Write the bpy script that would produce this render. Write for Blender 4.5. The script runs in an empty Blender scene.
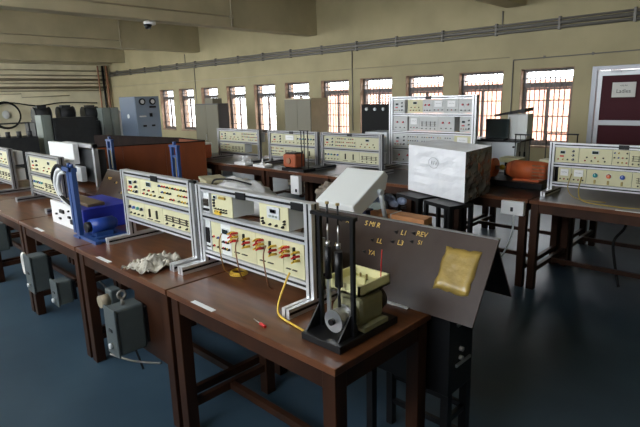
import bpy, bmesh, math, random
from mathutils import Vector, Matrix
R = math.radians
rnd = random.Random(7)
S = bpy.context.scene
COL = S.collection

# ------------------------------------------------------------------ materials
MATS = {}
def mat(name, c, rough=.5, metal=0., var=0., scale=8., stretch=(1, 1, 1), c2=None, bump=0., spec=.5, emit=0.):
    if name in MATS: return MATS[name]
    m = bpy.data.materials.new(name); m.use_nodes = True
    n = m.node_tree; b = n.nodes['Principled BSDF']
    b.inputs['Base Color'].default_value = (*c, 1)
    b.inputs['Roughness'].default_value = rough
    b.inputs['Metallic'].default_value = metal
    b.inputs['Specular IOR Level'].default_value = spec
    if emit:
        b.inputs['Emission Color'].default_value = (*c, 1); b.inputs['Emission Strength'].default_value = emit
    if var or c2 or bump:
        tc = n.nodes.new('ShaderNodeTexCoord'); mp = n.nodes.new('ShaderNodeMapping')
        mp.inputs['Scale'].default_value = stretch
        nz = n.nodes.new('ShaderNodeTexNoise'); nz.inputs['Scale'].default_value = scale
        nz.inputs['Detail'].default_value = 5
        n.links.new(tc.outputs['Object'], mp.inputs['Vector']); n.links.new(mp.outputs['Vector'], nz.inputs['Vector'])
        rp = n.nodes.new('ShaderNodeValToRGB')
        c2 = c2 or tuple(x * (1 - var) for x in c)
        rp.color_ramp.elements[0].color = (*c2, 1); rp.color_ramp.elements[0].position = .38
        rp.color_ramp.elements[1].color = (*c, 1); rp.color_ramp.elements[1].position = .62
        n.links.new(nz.outputs['Fac'], rp.inputs['Fac']); n.links.new(rp.outputs['Color'], b.inputs['Base Color'])
        if bump:
            bp = n.nodes.new('ShaderNodeBump'); bp.inputs['Strength'].default_value = bump; bp.inputs['Distance'].default_value = .02
            n.links.new(nz.outputs['Fac'], bp.inputs['Height']); n.links.new(bp.outputs['Normal'], b.inputs['Normal'])
    MATS[name] = m
    return m
wallm = mat('cream_wall_paint', (.46, .40, .235), .8, var=.14, scale=1.3)
beamm = mat('beam_paint', (.50, .44, .29), .8, var=.15, scale=1.5)
ceilm = mat('ceiling_paint', (.42, .39, .27), .85, var=.1, scale=1.)
floorm = mat('blue_floor_paint', (.038, .070, .100), .42, c2=(.027, .052, .078), scale=1.6, spec=.35)
woodtop = mat('brown_table_top', (.125, .046, .019), .30, c2=(.075, .026, .011), scale=5, stretch=(1, 6, 1), spec=.4)
wood = mat('brown_table_frame', (.036, .0125, .005), .5, c2=(.022, .0075, .003), spec=.25, scale=6, stretch=(1, 1, .3))
darkwood = mat('dark_and_shaded_wood', (.014, .007, .005), .85, var=.4, scale=6, spec=.15)
orangewood = mat('red_brown_laminate', (.165, .040, .010), .7, c2=(.12, .029, .008), spec=.25, scale=3, stretch=(1, 1, .4))
palewood = mat('pale_orange_wood', (.55, .25, .10), .6, var=.25, scale=10, stretch=(1, 6, 1))
alu = mat('aluminium', (.72, .73, .75), .34, .6)
aludull = mat('aluminium_dull', (.36, .36, .37), .42, .7)
black = mat('black_metal', (.005, .005, .006), .4, spec=.35)
blackm = mat('black_rubber', (.005, .005, .005), .75, spec=.3)
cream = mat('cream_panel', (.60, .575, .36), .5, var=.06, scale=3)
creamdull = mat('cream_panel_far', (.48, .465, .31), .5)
whitep = mat('white_panel', (.66, .68, .68), .45)
greyp = mat('pale_grey_panel', (.52, .55, .57), .45)
ltgrey = mat('light_grey_enclosure', (.72, .74, .72), .4)
green_grey = mat('green_grey_cast_box', (.075, .092, .095), .5, var=.15, scale=12)
blue = mat('bright_blue_paint', (.015, .05, .27), .35)
bluep = mat('blue_paint', (.018, .055, .19), .4)
royal = mat('royal_blue_sheet', (.02, .035, .38), .4)
orange = mat('orange_red_paint', (.72, .16, .05), .45, var=.2, scale=9)
maroon = mat('maroon_door', (.060, .008, .014), .6, spec=.2)
steelg = mat('grey_steel_frame', (.36, .37, .40), .4, .3)
bakelite = mat('brown_board_sheet', (.050, .033, .027), .38, c2=(.030, .016, .012), scale=5, spec=.3)
red = mat('red_plastic', (.55, .02, .02), .4)
yellow = mat('yellow_plastic', (.65, .42, .04), .4)
bluel = mat('blue_plastic', (.03, .08, .4), .4)
teal = mat('teal_plastic', (.02, .25, .25), .4)
white = mat('white_plastic', (.78, .78, .78), .4)
screen = mat('dark_display', (.02, .03, .03), .15)
lcd = mat('grey_lcd', (.2, .24, .2), .3)
ink = mat('dark_print', (.05, .04, .03), .6)
tape = mat('tan_tape', (.42, .29, .075), .25, c2=(.30, .21, .06), scale=14, bump=.25)
gold = mat('yellow_lettering', (.75, .50, .12), .5)
paperm = mat('paper', (.74, .73, .68), .7)
cloth = mat('dirty_white_cloth', (.52, .49, .42), .9, var=.4, scale=30)
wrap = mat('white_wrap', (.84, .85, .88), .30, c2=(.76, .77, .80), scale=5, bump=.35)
wrapside = mat('white_wrap_shaded', (.12, .12, .115), .2, c2=(.06, .06, .055), scale=9, bump=.8)  # shaded side of the white carton, the shade put into the colour
beige = mat('beige_cupboard', (.50, .42, .27), .6, var=.1)
oliveg = mat('grey_cupboard', (.17, .155, .105), .5)
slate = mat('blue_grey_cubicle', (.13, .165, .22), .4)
slatef = mat('blue_grey_cubicle_lit', (.21, .27, .35), .4)  # lit copy of the cubicle colour, brightness painted onto the front
machine = mat('charcoal_machine', (.025, .027, .03), .55, var=.3, scale=6)
machine2 = mat('green_grey_machine', (.20, .23, .21), .55)
rust = mat('rust_orange_paint', (.36, .17, .09), .7, c2=(.25, .13, .08), scale=5)
pipeg = mat('grey_pipe', (.19, .18, .16), .5, .2)
pipec = mat('painted_conduit', (.44, .39, .28), .6)
pipel = mat('weathered_pipe', (.27, .23, .16), .6)
midw = mat('off_white_panel', (.50, .51, .50), .45)
blacktop = mat('black_table_top', (.012, .010, .010), .35)
pinkwall = mat('pink_compound_wall', (.60, .30, .22), .9, var=.15, scale=2)
ground = mat('pale_ground', (.45, .42, .38), .9, var=.2, scale=1)
copper = mat('dull_brass', (.35, .27, .10), .4, .7)
steel = mat('bright_steel', (.55, .55, .55), .28, .9)
plastic_blue = mat('pale_blue_polythene', (.30, .38, .55), .2, var=.5, scale=20)

def glassmat():
    m = bpy.data.materials.new('window_glass'); m.use_nodes = True; n = m.node_tree; n.nodes.clear()
    o = n.nodes.new('ShaderNodeOutputMaterial'); t = n.nodes.new('ShaderNodeBsdfTransparent'); g = n.nodes.new('ShaderNodeBsdfGlossy')
    t.inputs['Color'].default_value = (.95, .95, .95, 1); g.inputs['Roughness'].default_value = .05
    x = n.nodes.new('ShaderNodeMixShader'); x.inputs[0].default_value = .06
    n.links.new(t.outputs[0], x.inputs[1]); n.links.new(g.outputs[0], x.inputs[2]); n.links.new(x.outputs[0], o.inputs[0])
    return m
glass = glassmat()

# ------------------------------------------------------------------ mesh builder
class MB:
    def __init__(s): s.b = bmesh.new(); s.mats = []
    def mi(s, m):
        if m not in s.mats: s.mats.append(m)
        return s.mats.index(m)
    def face(s, vs, i):
        try: f = s.b.faces.new(vs); f.material_index = i; return f
        except ValueError: return None
    def hexa(s, p, m):      # 8 points: bottom ring 4, top ring 4
        i = s.mi(m); v = [s.b.verts.new(q) for q in p]
        for a in ((3, 2, 1, 0), (4, 5, 6, 7), (0, 1, 5, 4), (1, 2, 6, 5), (2, 3, 7, 6), (3, 0, 4, 7)): s.face([v[k] for k in a], i)
        return s
    def box(s, x0, x1, y0, y1, z0, z1, m):
        return s.hexa([(x0, y0, z0), (x1, y0, z0), (x1, y1, z0), (x0, y1, z0), (x0, y0, z1), (x1, y0, z1), (x1, y1, z1), (x0, y1, z1)], m)
    def prism(s, poly, ext, m):
        i = s.mi(m); e = Vector(ext); a = [s.b.verts.new(q) for q in poly]; c = [s.b.verts.new(Vector(q) + e) for q in poly]
        s.face(a[::-1], i); s.face(c, i)
        for k in range(len(a)): j = (k + 1) % len(a); s.face([a[k], a[j], c[j], c[k]], i)
        return s
    def cyl(s, p0, p1, r, m, n=14, r1=None):
        i = s.mi(m); p0 = Vector(p0); p1 = Vector(p1); r1 = r if r1 is None else r1
        d = (p1 - p0).normalized(); a = d.orthogonal().normalized(); c = d.cross(a)
        A = [s.b.verts.new(p0 + r * (math.cos(t) * a + math.sin(t) * c)) for t in [2 * math.pi * k / n for k in range(n)]]
        B = [s.b.verts.new(p1 + r1 * (math.cos(t) * a + math.sin(t) * c)) for t in [2 * math.pi * k / n for k in range(n)]]
        s.face(A[::-1], i); s.face(B, i)
        for k in range(n):
            f = s.face([A[k], A[(k + 1) % n], B[(k + 1) % n], B[k]], i)
            if f: f.smooth = True
        return s
    def tube(s, pts, r, m, n=6, sub=6):
        P = spline([Vector(p) for p in pts], sub); i = s.mi(m); prev = None
        up = None
        for k, p in enumerate(P):
            d = (P[min(k + 1, len(P) - 1)] - P[max(k - 1, 0)]).normalized()
            if up is None: up = d.orthogonal().normalized()
            a = (up - d * up.dot(d)).normalized(); up = a; c = d.cross(a)
            ring = [s.b.verts.new(p + r * (math.cos(t) * a + math.sin(t) * c)) for t in [2 * math.pi * q / n for q in range(n)]]
            if prev:
                for q in range(n):
                    f = s.face([prev[q], prev[(q + 1) % n], ring[(q + 1) % n], ring[q]], i)
                    if f: f.smooth = True
            else: s.face(ring[::-1], i)
            prev = ring
        s.face(prev, i)
        return s
    def bar(s, p0, p1, w, t, m, up=(0, 0, 1)):
        p0 = Vector(p0); p1 = Vector(p1); d = (p1 - p0).normalized(); u = Vector(up)
        a = d.cross(u)
        if a.length < 1e-3: a = d.cross(Vector((1, 0, 0)))
        a.normalize(); c = a.cross(d).normalized()
        q = [p0 - a * w / 2 - c * t / 2, p0 + a * w / 2 - c * t / 2, p0 + a * w / 2 + c * t / 2, p0 - a * w / 2 + c * t / 2]
        return s.hexa(q + [x + (p1 - p0) for x in q], m)
    def ball(s, c, r, m, seg=12, sz=(1, 1, 1)):
        i = s.mi(m); g = bmesh.ops.create_uvsphere(s.b, u_segments=seg, v_segments=max(6, seg * 2 // 3), radius=r)
        for v in g['verts']: v.co = Vector((v.co.x * sz[0], v.co.y * sz[1], v.co.z * sz[2])) + Vector(c)
        for f in {f for v in g['verts'] for f in v.link_faces}: f.material_index = i; f.smooth = True
        return s
    def ring(s, c, R0, r, m, ax='y', n=24, k=8):
        pts = []
        i = s.mi(m); rows = []
        for a in range(n):
            t = 2 * math.pi * a / n; row = []
            for q in range(k):
                u = 2 * math.pi * q / k; rr = R0 + r * math.cos(u); h = r * math.sin(u)
                x, y = rr * math.cos(t), rr * math.sin(t)
                p = {'y': (x, h, y), 'z': (x, y, h), 'x': (h, x, y)}[ax]
                row.append(s.b.verts.new(Vector(p) + Vector(c)))
            rows.append(row)
        for a in range(n):
            for q in range(k):
                f = s.face([rows[a][q], rows[(a + 1) % n][q], rows[(a + 1) % n][(q + 1) % k], rows[a][(q + 1) % k]], i)
                if f: f.smooth = True
        return s
    def build(s, name, parent=None, bev=0., loc=None, rz=None, normals=True):
        if normals: bmesh.ops.recalc_face_normals(s.b, faces=s.b.faces)
        me = bpy.data.meshes.new(name); s.b.to_mesh(me); s.b.free()
        for m in s.mats: me.materials.append(m)
        o = bpy.data.objects.new(name, me); COL.objects.link(o)
        if parent: o.parent = parent
        if loc: o.location = loc
        if rz: o.rotation_euler.z = rz
        if bev:
            md = o.modifiers.new('bevel', 'BEVEL'); md.width = bev; md.segments = 2; md.limit_method = 'ANGLE'
        return o
def spline(P, sub):
    if len(P) < 3 or sub < 2: return P
    out = []
    for i in range(len(P) - 1):
        a, b, c, d = P[max(i - 1, 0)], P[i], P[i + 1], P[min(i + 2, len(P) - 1)]
        for k in range(sub):
            t = k / sub
            out.append(.5 * ((2 * b) + (c - a) * t + (2 * a - 5 * b + 4 * c - d) * t * t + (3 * b - a - 3 * c + d) * t ** 3))
    out.append(P[-1]); return out
def tag(o, label=None, cat=None, group=None, kind=None):
    if label: o['label'] = label
    if cat: o['category'] = cat
    if group: o['group'] = group
    if kind: o['kind'] = kind
    return o
def thing(name, label, cat, loc=(0, 0, 0), rz=0., group=None, kind=None):
    o = bpy.data.objects.new(name, None); COL.objects.link(o); o.location = loc; o.rotation_euler.z = rz
    o.empty_display_size = .05
    return tag(o, label, cat, group, kind)
def copyof(o, parent=None, loc=None):
    c = o.copy(); COL.objects.link(c); c.parent = parent
    if loc is not None: c.location = loc
    for ch in o.children: copyof(ch, c)
    return c
def text(name, s, size, m, parent=None, loc=(0, 0, 0), rot=(R(90), 0, 0), ext=.0006):
    cu = bpy.data.curves.new(name, 'FONT'); cu.body = s; cu.size = size; cu.extrude = ext; cu.align_x = 'CENTER'; cu.align_y = 'CENTER'
    t = bpy.data.objects.new(name, cu); COL.objects.link(t)
    bpy.context.view_layer.update()
    me = bpy.data.meshes.new_from_object(t.evaluated_get(bpy.context.evaluated_depsgraph_get()))
    bpy.data.objects.remove(t); me.materials.clear(); me.materials.append(m)
    o = bpy.data.objects.new(name, me); COL.objects.link(o); o.parent = parent; o.location = loc; o.rotation_euler = rot
    return o

# ------------------------------------------------------------------ camera
f_px = 505.
yaw, pitch, roll = R(44.3), R(13.0), R(1.56)
w_ = Vector((-math.sin(yaw) * math.cos(pitch), math.cos(yaw) * math.cos(pitch), -math.sin(pitch)))
r0 = Vector((math.cos(yaw), math.sin(yaw), 0)); u0 = r0.cross(w_)
r_ = math.cos(roll) * r0 - math.sin(roll) * u0; u_ = math.sin(roll) * r0 + math.cos(roll) * u0
CAM = Vector((0, 0, 1.62))
cd = bpy.data.cameras.new('camera'); cam = bpy.data.objects.new('camera', cd); COL.objects.link(cam)
cd.sensor_width = 36; cd.lens = f_px * 36 / 640; cd.clip_start = .05; cd.clip_end = 200
cam.matrix_world = Matrix(((r_.x, u_.x, -w_.x, CAM.x), (r_.y, u_.y, -w_.y, CAM.y), (r_.z, u_.z, -w_.z, CAM.z), (0, 0, 0, 1)))
S.camera = cam

# ------------------------------------------------------------------ the room
WY, WL, WR, WF, CZ = 8.4, -18.7, 2.6, -1.7, 3.75
tag(MB().box(WL, WR, WF, WY, -.1, 0, floorm).build('floor'), 'dark blue painted concrete floor', 'floor', kind='structure')
tag(MB().box(WL, WR, WF, WY, CZ, CZ + .15, ceilm).build('ceiling'), 'cream painted concrete ceiling', 'ceiling', kind='structure')
wins = [(-3.55, -2.73), (-4.66, -3.84), (-5.79, -4.97), (-6.93, -6.11), (-8.06, -7.24), (-9.26, -8.44), (-10.44, -9.62),
        (-11.62, -10.8), (-12.85, -12.03), (-14.05, -13.23), (-15.2, -14.38)]
WZ0, WZ1 = .72, 1.97
DX0, DX1, DZ = -2.47, -1.45, 1.95
T = .28
w = MB()
w.box(WL, WR, WY, WY + T, WZ1, CZ, wallm)
xs = sorted(wins)
prev = WL
for a, b in xs:
    w.box(prev, a, WY, WY + T, 0, WZ1, wallm); w.box(a, b, WY, WY + T, 0, WZ0, wallm); prev = b
w.box(prev, DX0, WY, WY + T, 0, WZ1, wallm); w.box(DX0, DX1, WY, WY + T, DZ, WZ1, wallm); w.box(DX1, WR, WY, WY + T, 0, WZ1, wallm)
tag(w.build('wall_back'), 'cream wall with the long row of barred windows', 'wall', kind='structure')
tag(MB().box(WL - .2, WL, WF, WY + T, 0, CZ, mat('lit_cream_wall', (.80, .74, .54), .8, var=.2, scale=1.2)).build('wall_left'), 'far cream end wall covered in pipes', 'wall', kind='structure')  # paler than the other walls: the light on it is in the colour
tag(MB().box(WR, WR + .2, WF, WY + T, 0, CZ, wallm).build('wall_right'), 'cream end wall', 'wall', kind='structure')
# unseen wall behind the camera, its openings placed and sized for the light
w = MB(); w.box(-13.3, WR, WF - .25, WF, 0, 2.0, wallm); w.box(WL, -13.3, WF - .25, WF, 0, .4, wallm)
for a, b in ((WL, -18.2), (-16.2, -15.6), (-13.6, -13.3)): w.box(a, b, WF - .25, WF, .4, 2.0, wallm); w.box(WL, WR, WF - .25, WF, 3.62, CZ, wallm)
fo = [(-18.2, -16.2), (-15.6, -13.6), (-12.9, -10.9), (-10.2, -8.2), (-7.6, -5.6), (-5.0, -3.0), (-2.4, -.4)]
prev = WL
for a, b in fo: w.box(prev, a, WF - .25, WF, 2.0, 3.62, wallm); prev = b
w.box(prev, WR, WF - .25, WF, 2.0, 3.62, wallm)
tag(w.build('wall_front'), 'cream wall behind the photographer with high windows', 'wall', kind='structure')

reveal = mat('brown_window_reveal', (.40, .27, .18), .7, var=.3, scale=6)
wframe = mat('grey_window_frame', (.13, .115, .11), .5)
def window(n, a, b, wood_c):
    t = tag(bpy.data.objects.new('window_%d' % n, None), 'barred window', 'window', kind='structure'); COL.objects.link(t)
    t.location = (a, WY, WZ0); W = b - a; H = WZ1 - WZ0
    t['label'] = ('barred window with grey frame, number %d from the maroon door' % n)
    m = MB(); y = .10
    # lining of the opening
    m.box(0, .012, .0, T, 0, H, reveal); m.box(W - .012, W, 0, T, 0, H, reveal); m.box(0, W, 0, T, H - .012, H, reveal); m.box(0, W, -.03, T, 0, .03, reveal)
    m.build('window_lining', t)
    m = MB(); fr = .035
    m.box(.012, .012 + fr, y, y + .06, .03, H - .012, wframe); m.box(W - .012 - fr, W - .012, y, y + .06, .03, H - .012, wframe)
    m.box(.012 + fr, W - .012 - fr, y, y + .06, H - .05, H - .012, wframe); m.box(.012 + fr, W - .012 - fr, y, y + .06, .03, .08, wframe)
    m.box(.012 + fr, W - .012 - fr, y, y + .06, H - .30, H - .22, wframe)
    m.build('window_frame', t)
    for k in (0, 1):
        x0 = .012 + fr + k * (W / 2 - .047); x1 = x0 + W / 2 - .047; s = MB()
        s.box(x0 + .002, x0 + .026, y + .01, y + .045, .082, H - .302, wood_c); s.box(x1 - .026, x1 - .002, y + .01, y + .045, .082, H - .302, wood_c)
        s.box(x0 + .026, x1 - .026, y + .01, y + .045, .082, .112, wood_c); s.box(x0 + .026, x1 - .026, y + .01, y + .045, H - .335, H - .302, wood_c)
        so = s.build('casement', t)
        MB().box(x0 + .026, x1 - .026, y + .025, y + .030, .112, H - .335, glass).build('pane', so)
    MB().box(.062, W - .062, y + .025, y + .030, H - .22, H - .05, glass).build('transom_pane', t)
    g = MB(); nb = 9
    for k in range(1, nb):
        x = .062 + (W - .124) * k / nb; g.box(x - .008, x + .008, y - .035, y - .027, .03, H - .012, wframe)
    for z in (.25, .5, .75, 1.1): g.box(.012, W - .012, y - .027, y - .021, z - .009, z + .009, wframe)
    if n in (1,):
        for k in range(7):
            for q in range(6):
                x = .42 + .05 * k; z = .1 + .16 * q
                if x + .05 < W - .03: g.bar((x, y - .03, z), (x + .05, y - .03, z + .08), .004, .004, wframe); g.bar((x + .05, y - .03, z + .08), (x, y - .03, z + .16), .004, .004, wframe)
    g.build('grille', t)
    l = bpy.data.lights.new('portal', 'AREA'); l.shape = 'RECTANGLE'; l.size = W; l.size_y = H; l.cycles.is_portal = True
    lo = bpy.data.objects.new('portal', l); COL.objects.link(lo); lo.location = ((a + b) / 2, WY + T + .02, (WZ0 + WZ1) / 2); lo.rotation_euler = (R(-90), 0, 0)
brown = mat('brown_casement', (.20, .14, .11), .5)
for i, (a, b) in enumerate(wins): window(i + 1, a, b, brown)
for i, (a, b) in enumerate(fo):
    l = bpy.data.lights.new('portal', 'AREA'); l.shape = 'RECTANGLE'; l.size = b - a; l.size_y = 1.62 if a > -13.5 else 3.22; l.cycles.is_portal = True
    lo = bpy.data.objects.new('portal', l); COL.objects.link(lo); lo.location = ((a + b) / 2, WF - .27, 2.81 if a > -13.5 else 2.01); lo.rotation_euler = (R(90), 0, 0)

# door
d = tag(bpy.data.objects.new('door_1', None), 'maroon door in a grey metal frame with a paper sign', 'door', kind='structure'); COL.objects.link(d); d.location = (DX0, WY, 0)
DW = DX1 - DX0
m = MB(); m.box(0, .07, -.03, .12, 0, DZ, steelg); m.box(DW - .07, DW, -.03, .12, 0, DZ, steelg); m.box(.07, DW - .07, -.03, .12, DZ - .06, DZ, steelg); m.build('door_frame', d, bev=.004)
m = MB(); af = mat('aluminium_door_stile', (.50, .51, .53), .4, .4)
m.box(.075, .135, 0, .04, .01, DZ - .065, af); m.box(DW - .135, DW - .075, 0, .04, .01, DZ - .065, af)
m.box(.135, DW - .135, 0, .04, DZ - .14, DZ - .065, af); m.box(.135, DW - .135, 0, .04, 1.10, 1.17, af); m.box(.135, DW - .135, 0, .04, .01, .14, af)
m.build('door_stiles', d)
m = MB(); m.box(.135, DW - .135, .012, .028, 1.17, DZ - .14, maroon); m.build('door_panel', d)
m = MB(); m.box(.135, DW - .135, .012, .028, .14, 1.10, maroon); m.build('door_panel', d)
m = MB(); m.box(.25, .38, -.035, .0, DZ - .10, DZ - .065, steelg); m.bar((.30, -.04, DZ - .085), (.55, -.07, DZ - .075), .02, .008, steelg); m.build('door_closer', d)
sg = MB().box(.28, .58, -.002, .008, 1.50, 1.71, paperm).build('door_sign', d)
text('sign_text', 'Ladies', .075, ink, sg, (.43, -.004, 1.585)); text('sign_text', 'only for', .03, ink, sg, (.43, -.004, 1.665))

# beams: near face has a surface conduit, hung below the slab
for k, (bx, y1) in enumerate(((-3.53, 8.4), (-8.14, 8.4), (-12.75, 8.4), (-17.36, 8.4))):
    m = MB().box(bx - .32, bx, WF, WY, 2.94, CZ, beamm)
    o = m.build('trim_%d' % (k + 1)); tag(o, 'deep cream ceiling beam', 'beam', kind='structure')
    if k in (1, 2):
        c = MB(); c.tube([(bx + .012, WF, 3.12), (bx + .012, 6.08, 3.12)], .012, pipec); c.tube([(bx + .012, 6.1, 2.94), (bx + .012, 6.1, CZ)], .014, pipec)
        c.box(bx, bx + .03, 6.06, 6.14, 3.09, 3.15, pipec)
        tag(c.build('conduit'), ['', 'thin conduit on the face of the nearer ceiling beam', 'thin conduit on the face of the farther ceiling beam'][k], 'conduit')
m = MB().box(WL, WL + .3, WF, WY, 2.92, CZ, beamm); tag(m.build('trim_5'), 'beam over the far end wall', 'beam', kind='structure')

# conduit bundle along the window wall
for q, (z, rr) in enumerate(((2.62, .030), (2.555, .024), (2.675, .016))):
    m = MB().cyl((WL + .1, WY - .034, z), (WR - .02, WY - .034, z), rr, pipeg, 8)
    for x in range(-18, 3):
        if q == 0: m.box(x, x + .03, WY - .065, WY, 2.52, 2.71, pipeg)
    tag(m.build('conduit_pipe'), ['thick grey conduit along the window wall with saddle clips', 'lower grey conduit of the bundle above the windows', 'thin upper conduit of the bundle above the windows'][q], 'pipe', 'conduits above the windows')
m = MB().tube([(-3.68, WY - .012, 2.12), (-1.9, WY - .012, 2.14), (.4, WY - .012, 2.14), (WR - .02, WY - .012, 2.14)], .009, pipeg, sub=1)
for x in (-3.2, -2.5, -1.8, -1.1): m.box(x, x + .025, WY - .026, WY, 2.115, 2.155, pipeg)
m.cyl((-3.68, WY - .012, 2.12), (-3.68, WY - .012, .8), .009, pipeg, 8)
tag(m.build('conduit_pipe'), 'thin conduit running over the door then dropping beside the rightmost window', 'pipe')
for x, z1, z0, lb in ((-7.13, 2.55, .9, 'vertical conduit dropping behind the black switchboard'), (-13.1, 2.55, .8, 'vertical conduit between two far left windows'), (-3.9, 2.9, 2.6, 'short vertical conduit under the nearest beam end'), (-13.55, 2.94, 2.62, 'short vertical conduit under the far beam end')):
    tag(MB().cyl((x, WY - .012, z0), (x, WY - .012, z1), .011, pipeg, 8).build('conduit_pipe'), lb, 'pipe')
tag(MB().cyl((WL, WY - .012, 2.17), (-3.75, WY - .012, 2.17), .006, pipec, 8).build('conduit_pipe'), 'thin cream conduit just above the window heads', 'pipe')
# pipes on the far end wall
for z, rr, mm in ((2.72, .022, pipec), (2.56, .022, pipec), (2.42, .04, pipel), (2.30, .02, pipec), (2.16, .04, pipel), (2.06, .02, pipec)):
    tag(MB().cyl((WL + .05, 0, z), (WL + .05, 8.2, z), rr, mm, 8).build('wall_pipe'), 'one of the horizontal pipes running along the far end wall', 'pipe', 'pipes along the far end wall')
for y, rr, mm in ((8.12, .04, black), (8.25, .05, rust), (7.95, .03, rust)):
    tag(MB().cyl((WL + .10, y, .0), (WL + .10, y, 2.9), rr, mm, 8).build('riser_pipe'), 'rusty vertical pipe in the far corner' if mm is rust else 'black vertical pipe in the far corner', 'pipe', 'rusty corner risers' if mm is rust else None)
m = MB().tube([(WL + .04, 6.9, 1.9), (WL + .04, 5.4, 1.85), (WL + .04, 5.4, 1.97), (WL + .04, 3.5, 1.95)], .014, pipec, sub=1)
tag(m.build('wall_pipe'), 'cream conduit stepping down on the far end wall', 'pipe')
m = MB().tube([(WL + .08, 4, 1.66), (WL + .08, 5, 1.70), (WL + .08, 5.8, 1.58), (WL + .08, 6.6, 1.66), (WL + .08, 7.8, 1.62)], .02, blackm)
tag(m.build('sagging_cable'), 'thick black cable sagging along the far end wall', 'cable')
m = MB()
for q in range(3): m.ring((WL + .1 + .04 * q, 4.85, 1.31), .42 - .015 * q, .022, blackm, ax='x')
tag(m.build('cable_coil'), 'large coil of black cable hung on the far end wall', 'cable coil')
m = MB().ball((WL + .05, 4.87, 1.33), .12, whitep, sz=(.4, 1, 1.1)); tag(m.build('wall_bell'), 'small white round fitting on the wall inside the cable coil', 'fitting')

# outside
tag(MB().box(-40, 14, WY + T, 40, -.35, -.25, ground).build('ground'), 'pale ground outside the windows', 'ground', kind='structure')
tag(MB().box(-40, 14, -30, WF - .25, -.35, -.25, ground).build('ground'), 'pale ground behind the photographer', 'ground', kind='structure')
tag(MB().box(-13, 3, 13.0, 13.2, -.25, 1.9, pinkwall).build('compound_wall'), 'sunlit pink wall seen outside the windows', 'wall')

# ------------------------------------------------------------------ work tables
def table(x0, x1, y0, y1, label, group, strip=None, h=.76, top=None):
    t = thing('work_table', label, 'table', (x0, y0, 0), group=group); W = x1 - x0; D = y1 - y0
    m = MB().box(0, W, 0, D, h - .028, h - (.003 if top else 0), woodtop)
    if top: m.box(.001, W - .001, .05, D, h - .0035, h, top).box(.001, W - .001, .002, .05, h - .0035, h, woodtop)
    m.build('table_top', t, bev=0 if top else .003)
    a = .075; i = .018
    m = MB(); m.box(.07, W - .07, i, i + .022, h - .028 - a, h - .028, wood); m.box(.07, W - .07, D - i - .022, D - i, h - .028 - a, h - .028, wood)
    m.box(i, i + .022, .07, D - .07, h - .028 - a, h - .028, wood); m.box(W - i - .022, W - i, .07, D - .07, h - .028 - a, h - .028, wood); m.build('apron', t)
    for x in (.012, W - .072):
        for y in (.012, D - .072): MB().box(x, x + .06, y, y + .06, 0, h - .028, wood).build('leg', t, bev=.003)
    for x in (.027, W - .057): MB().box(x, x + .03, .072, D - .072, .14, .18, wood).build('stretcher', t)
    MB().box(.057, W - .057, D * .5 - .015, D * .5 + .015, .142, .178, wood).build('stretcher', t)
    if strip is not None:
        MB().box(strip, strip + .16, .0175 if False else -.0015, .022, h + .0002, h + .0015, whitep).build('label_strip', t)
    return t
FX = [-1.0, -2.075, -3.168, -4.27, -5.37, -6.47, -7.57]
fl = ['brown wooden work table nearest the camera, under the motor with the cream tray', 'brown work table holding the crumpled cloth', 'brown work table holding the blue control box', 'brown work table left of the blue control box', 'brown work table at the left edge, under the cropped rack', 'brown work table hidden beyond the left edge']
for i in range(6):
    table(FX[i + 1] + .006, FX[i] - .006, 1.08, 1.66 if i == 0 else 1.84, fl[i], 'front row of brown tables', strip=[.21, .31, .35, .4, .3, .3][i])
RX = [-1.78, -2.88, -3.98, -5.08, -6.18]
for i in range(4):
    table(RX[i + 1] + .006, RX[i] - .006, 1.90, 2.93, ['brown table under the tilted pale grey instrument', 'brown table under the white wrapped bundle', 'brown table behind the blue frame stand, against the partition', 'brown table under the white covered rack'][i], 'middle row of brown tables')
BX = [.62, -.48, -1.585, -2.70, -3.81, -4.92, -6.03, -7.13]
bl = ['brown table at the right edge, beneath the end of the right hand rack', 'brown table with a white strip under the right hand rack', 'brown table under the orange motors', 'brown table behind the shrink wrapped box', 'brown table under the small orange motor with thin rods', 'brown table under the two small white stands', 'brown table at the left end of the rear row']
for i in range(7):
    table(BX[i + 1] + .006, BX[i] - .006, 4.05, 4.90, bl[i], 'rear row of brown tables', strip=[None, .62, None, .1, .45, .3, None][i], top=blacktop)
for i in range(5):
    table(BX[i + 2] + .006, BX[i + 1] - .006, 4.93, 5.75, 'brown table of the back to back rear row nearest the windows', 'window side tables', top=blacktop)

# white socket boxes hanging on table fronts
for x, z, H_, W_, lb in ((-1.80, .625, .115, .19, 'white switch box on the front edge of the rear table below the orange motors'), (-4.40, .50, .22, .14, 'white switch box on the rear table front below the small orange motor')):
    t = thing('switch_box', lb, 'switch box', (x, 4.02, z))
    MB().box(0, W_, 0, .05, 0, H_, white).build('box_body', t, bev=.004)
    MB().box(.085, .105, -.01, .0, .03, .065, black).build('rocker', t)
m = MB().tube([(-1.69, 4.03, .62), (-1.70, 4.03, .45), (-1.78, 4.05, .25), (-1.92, 4.1, .05)], .008, greyp)
tag(m.build('power_cord'), 'pale grey cord hanging from the white switch box to the floor', 'cord')

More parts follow.
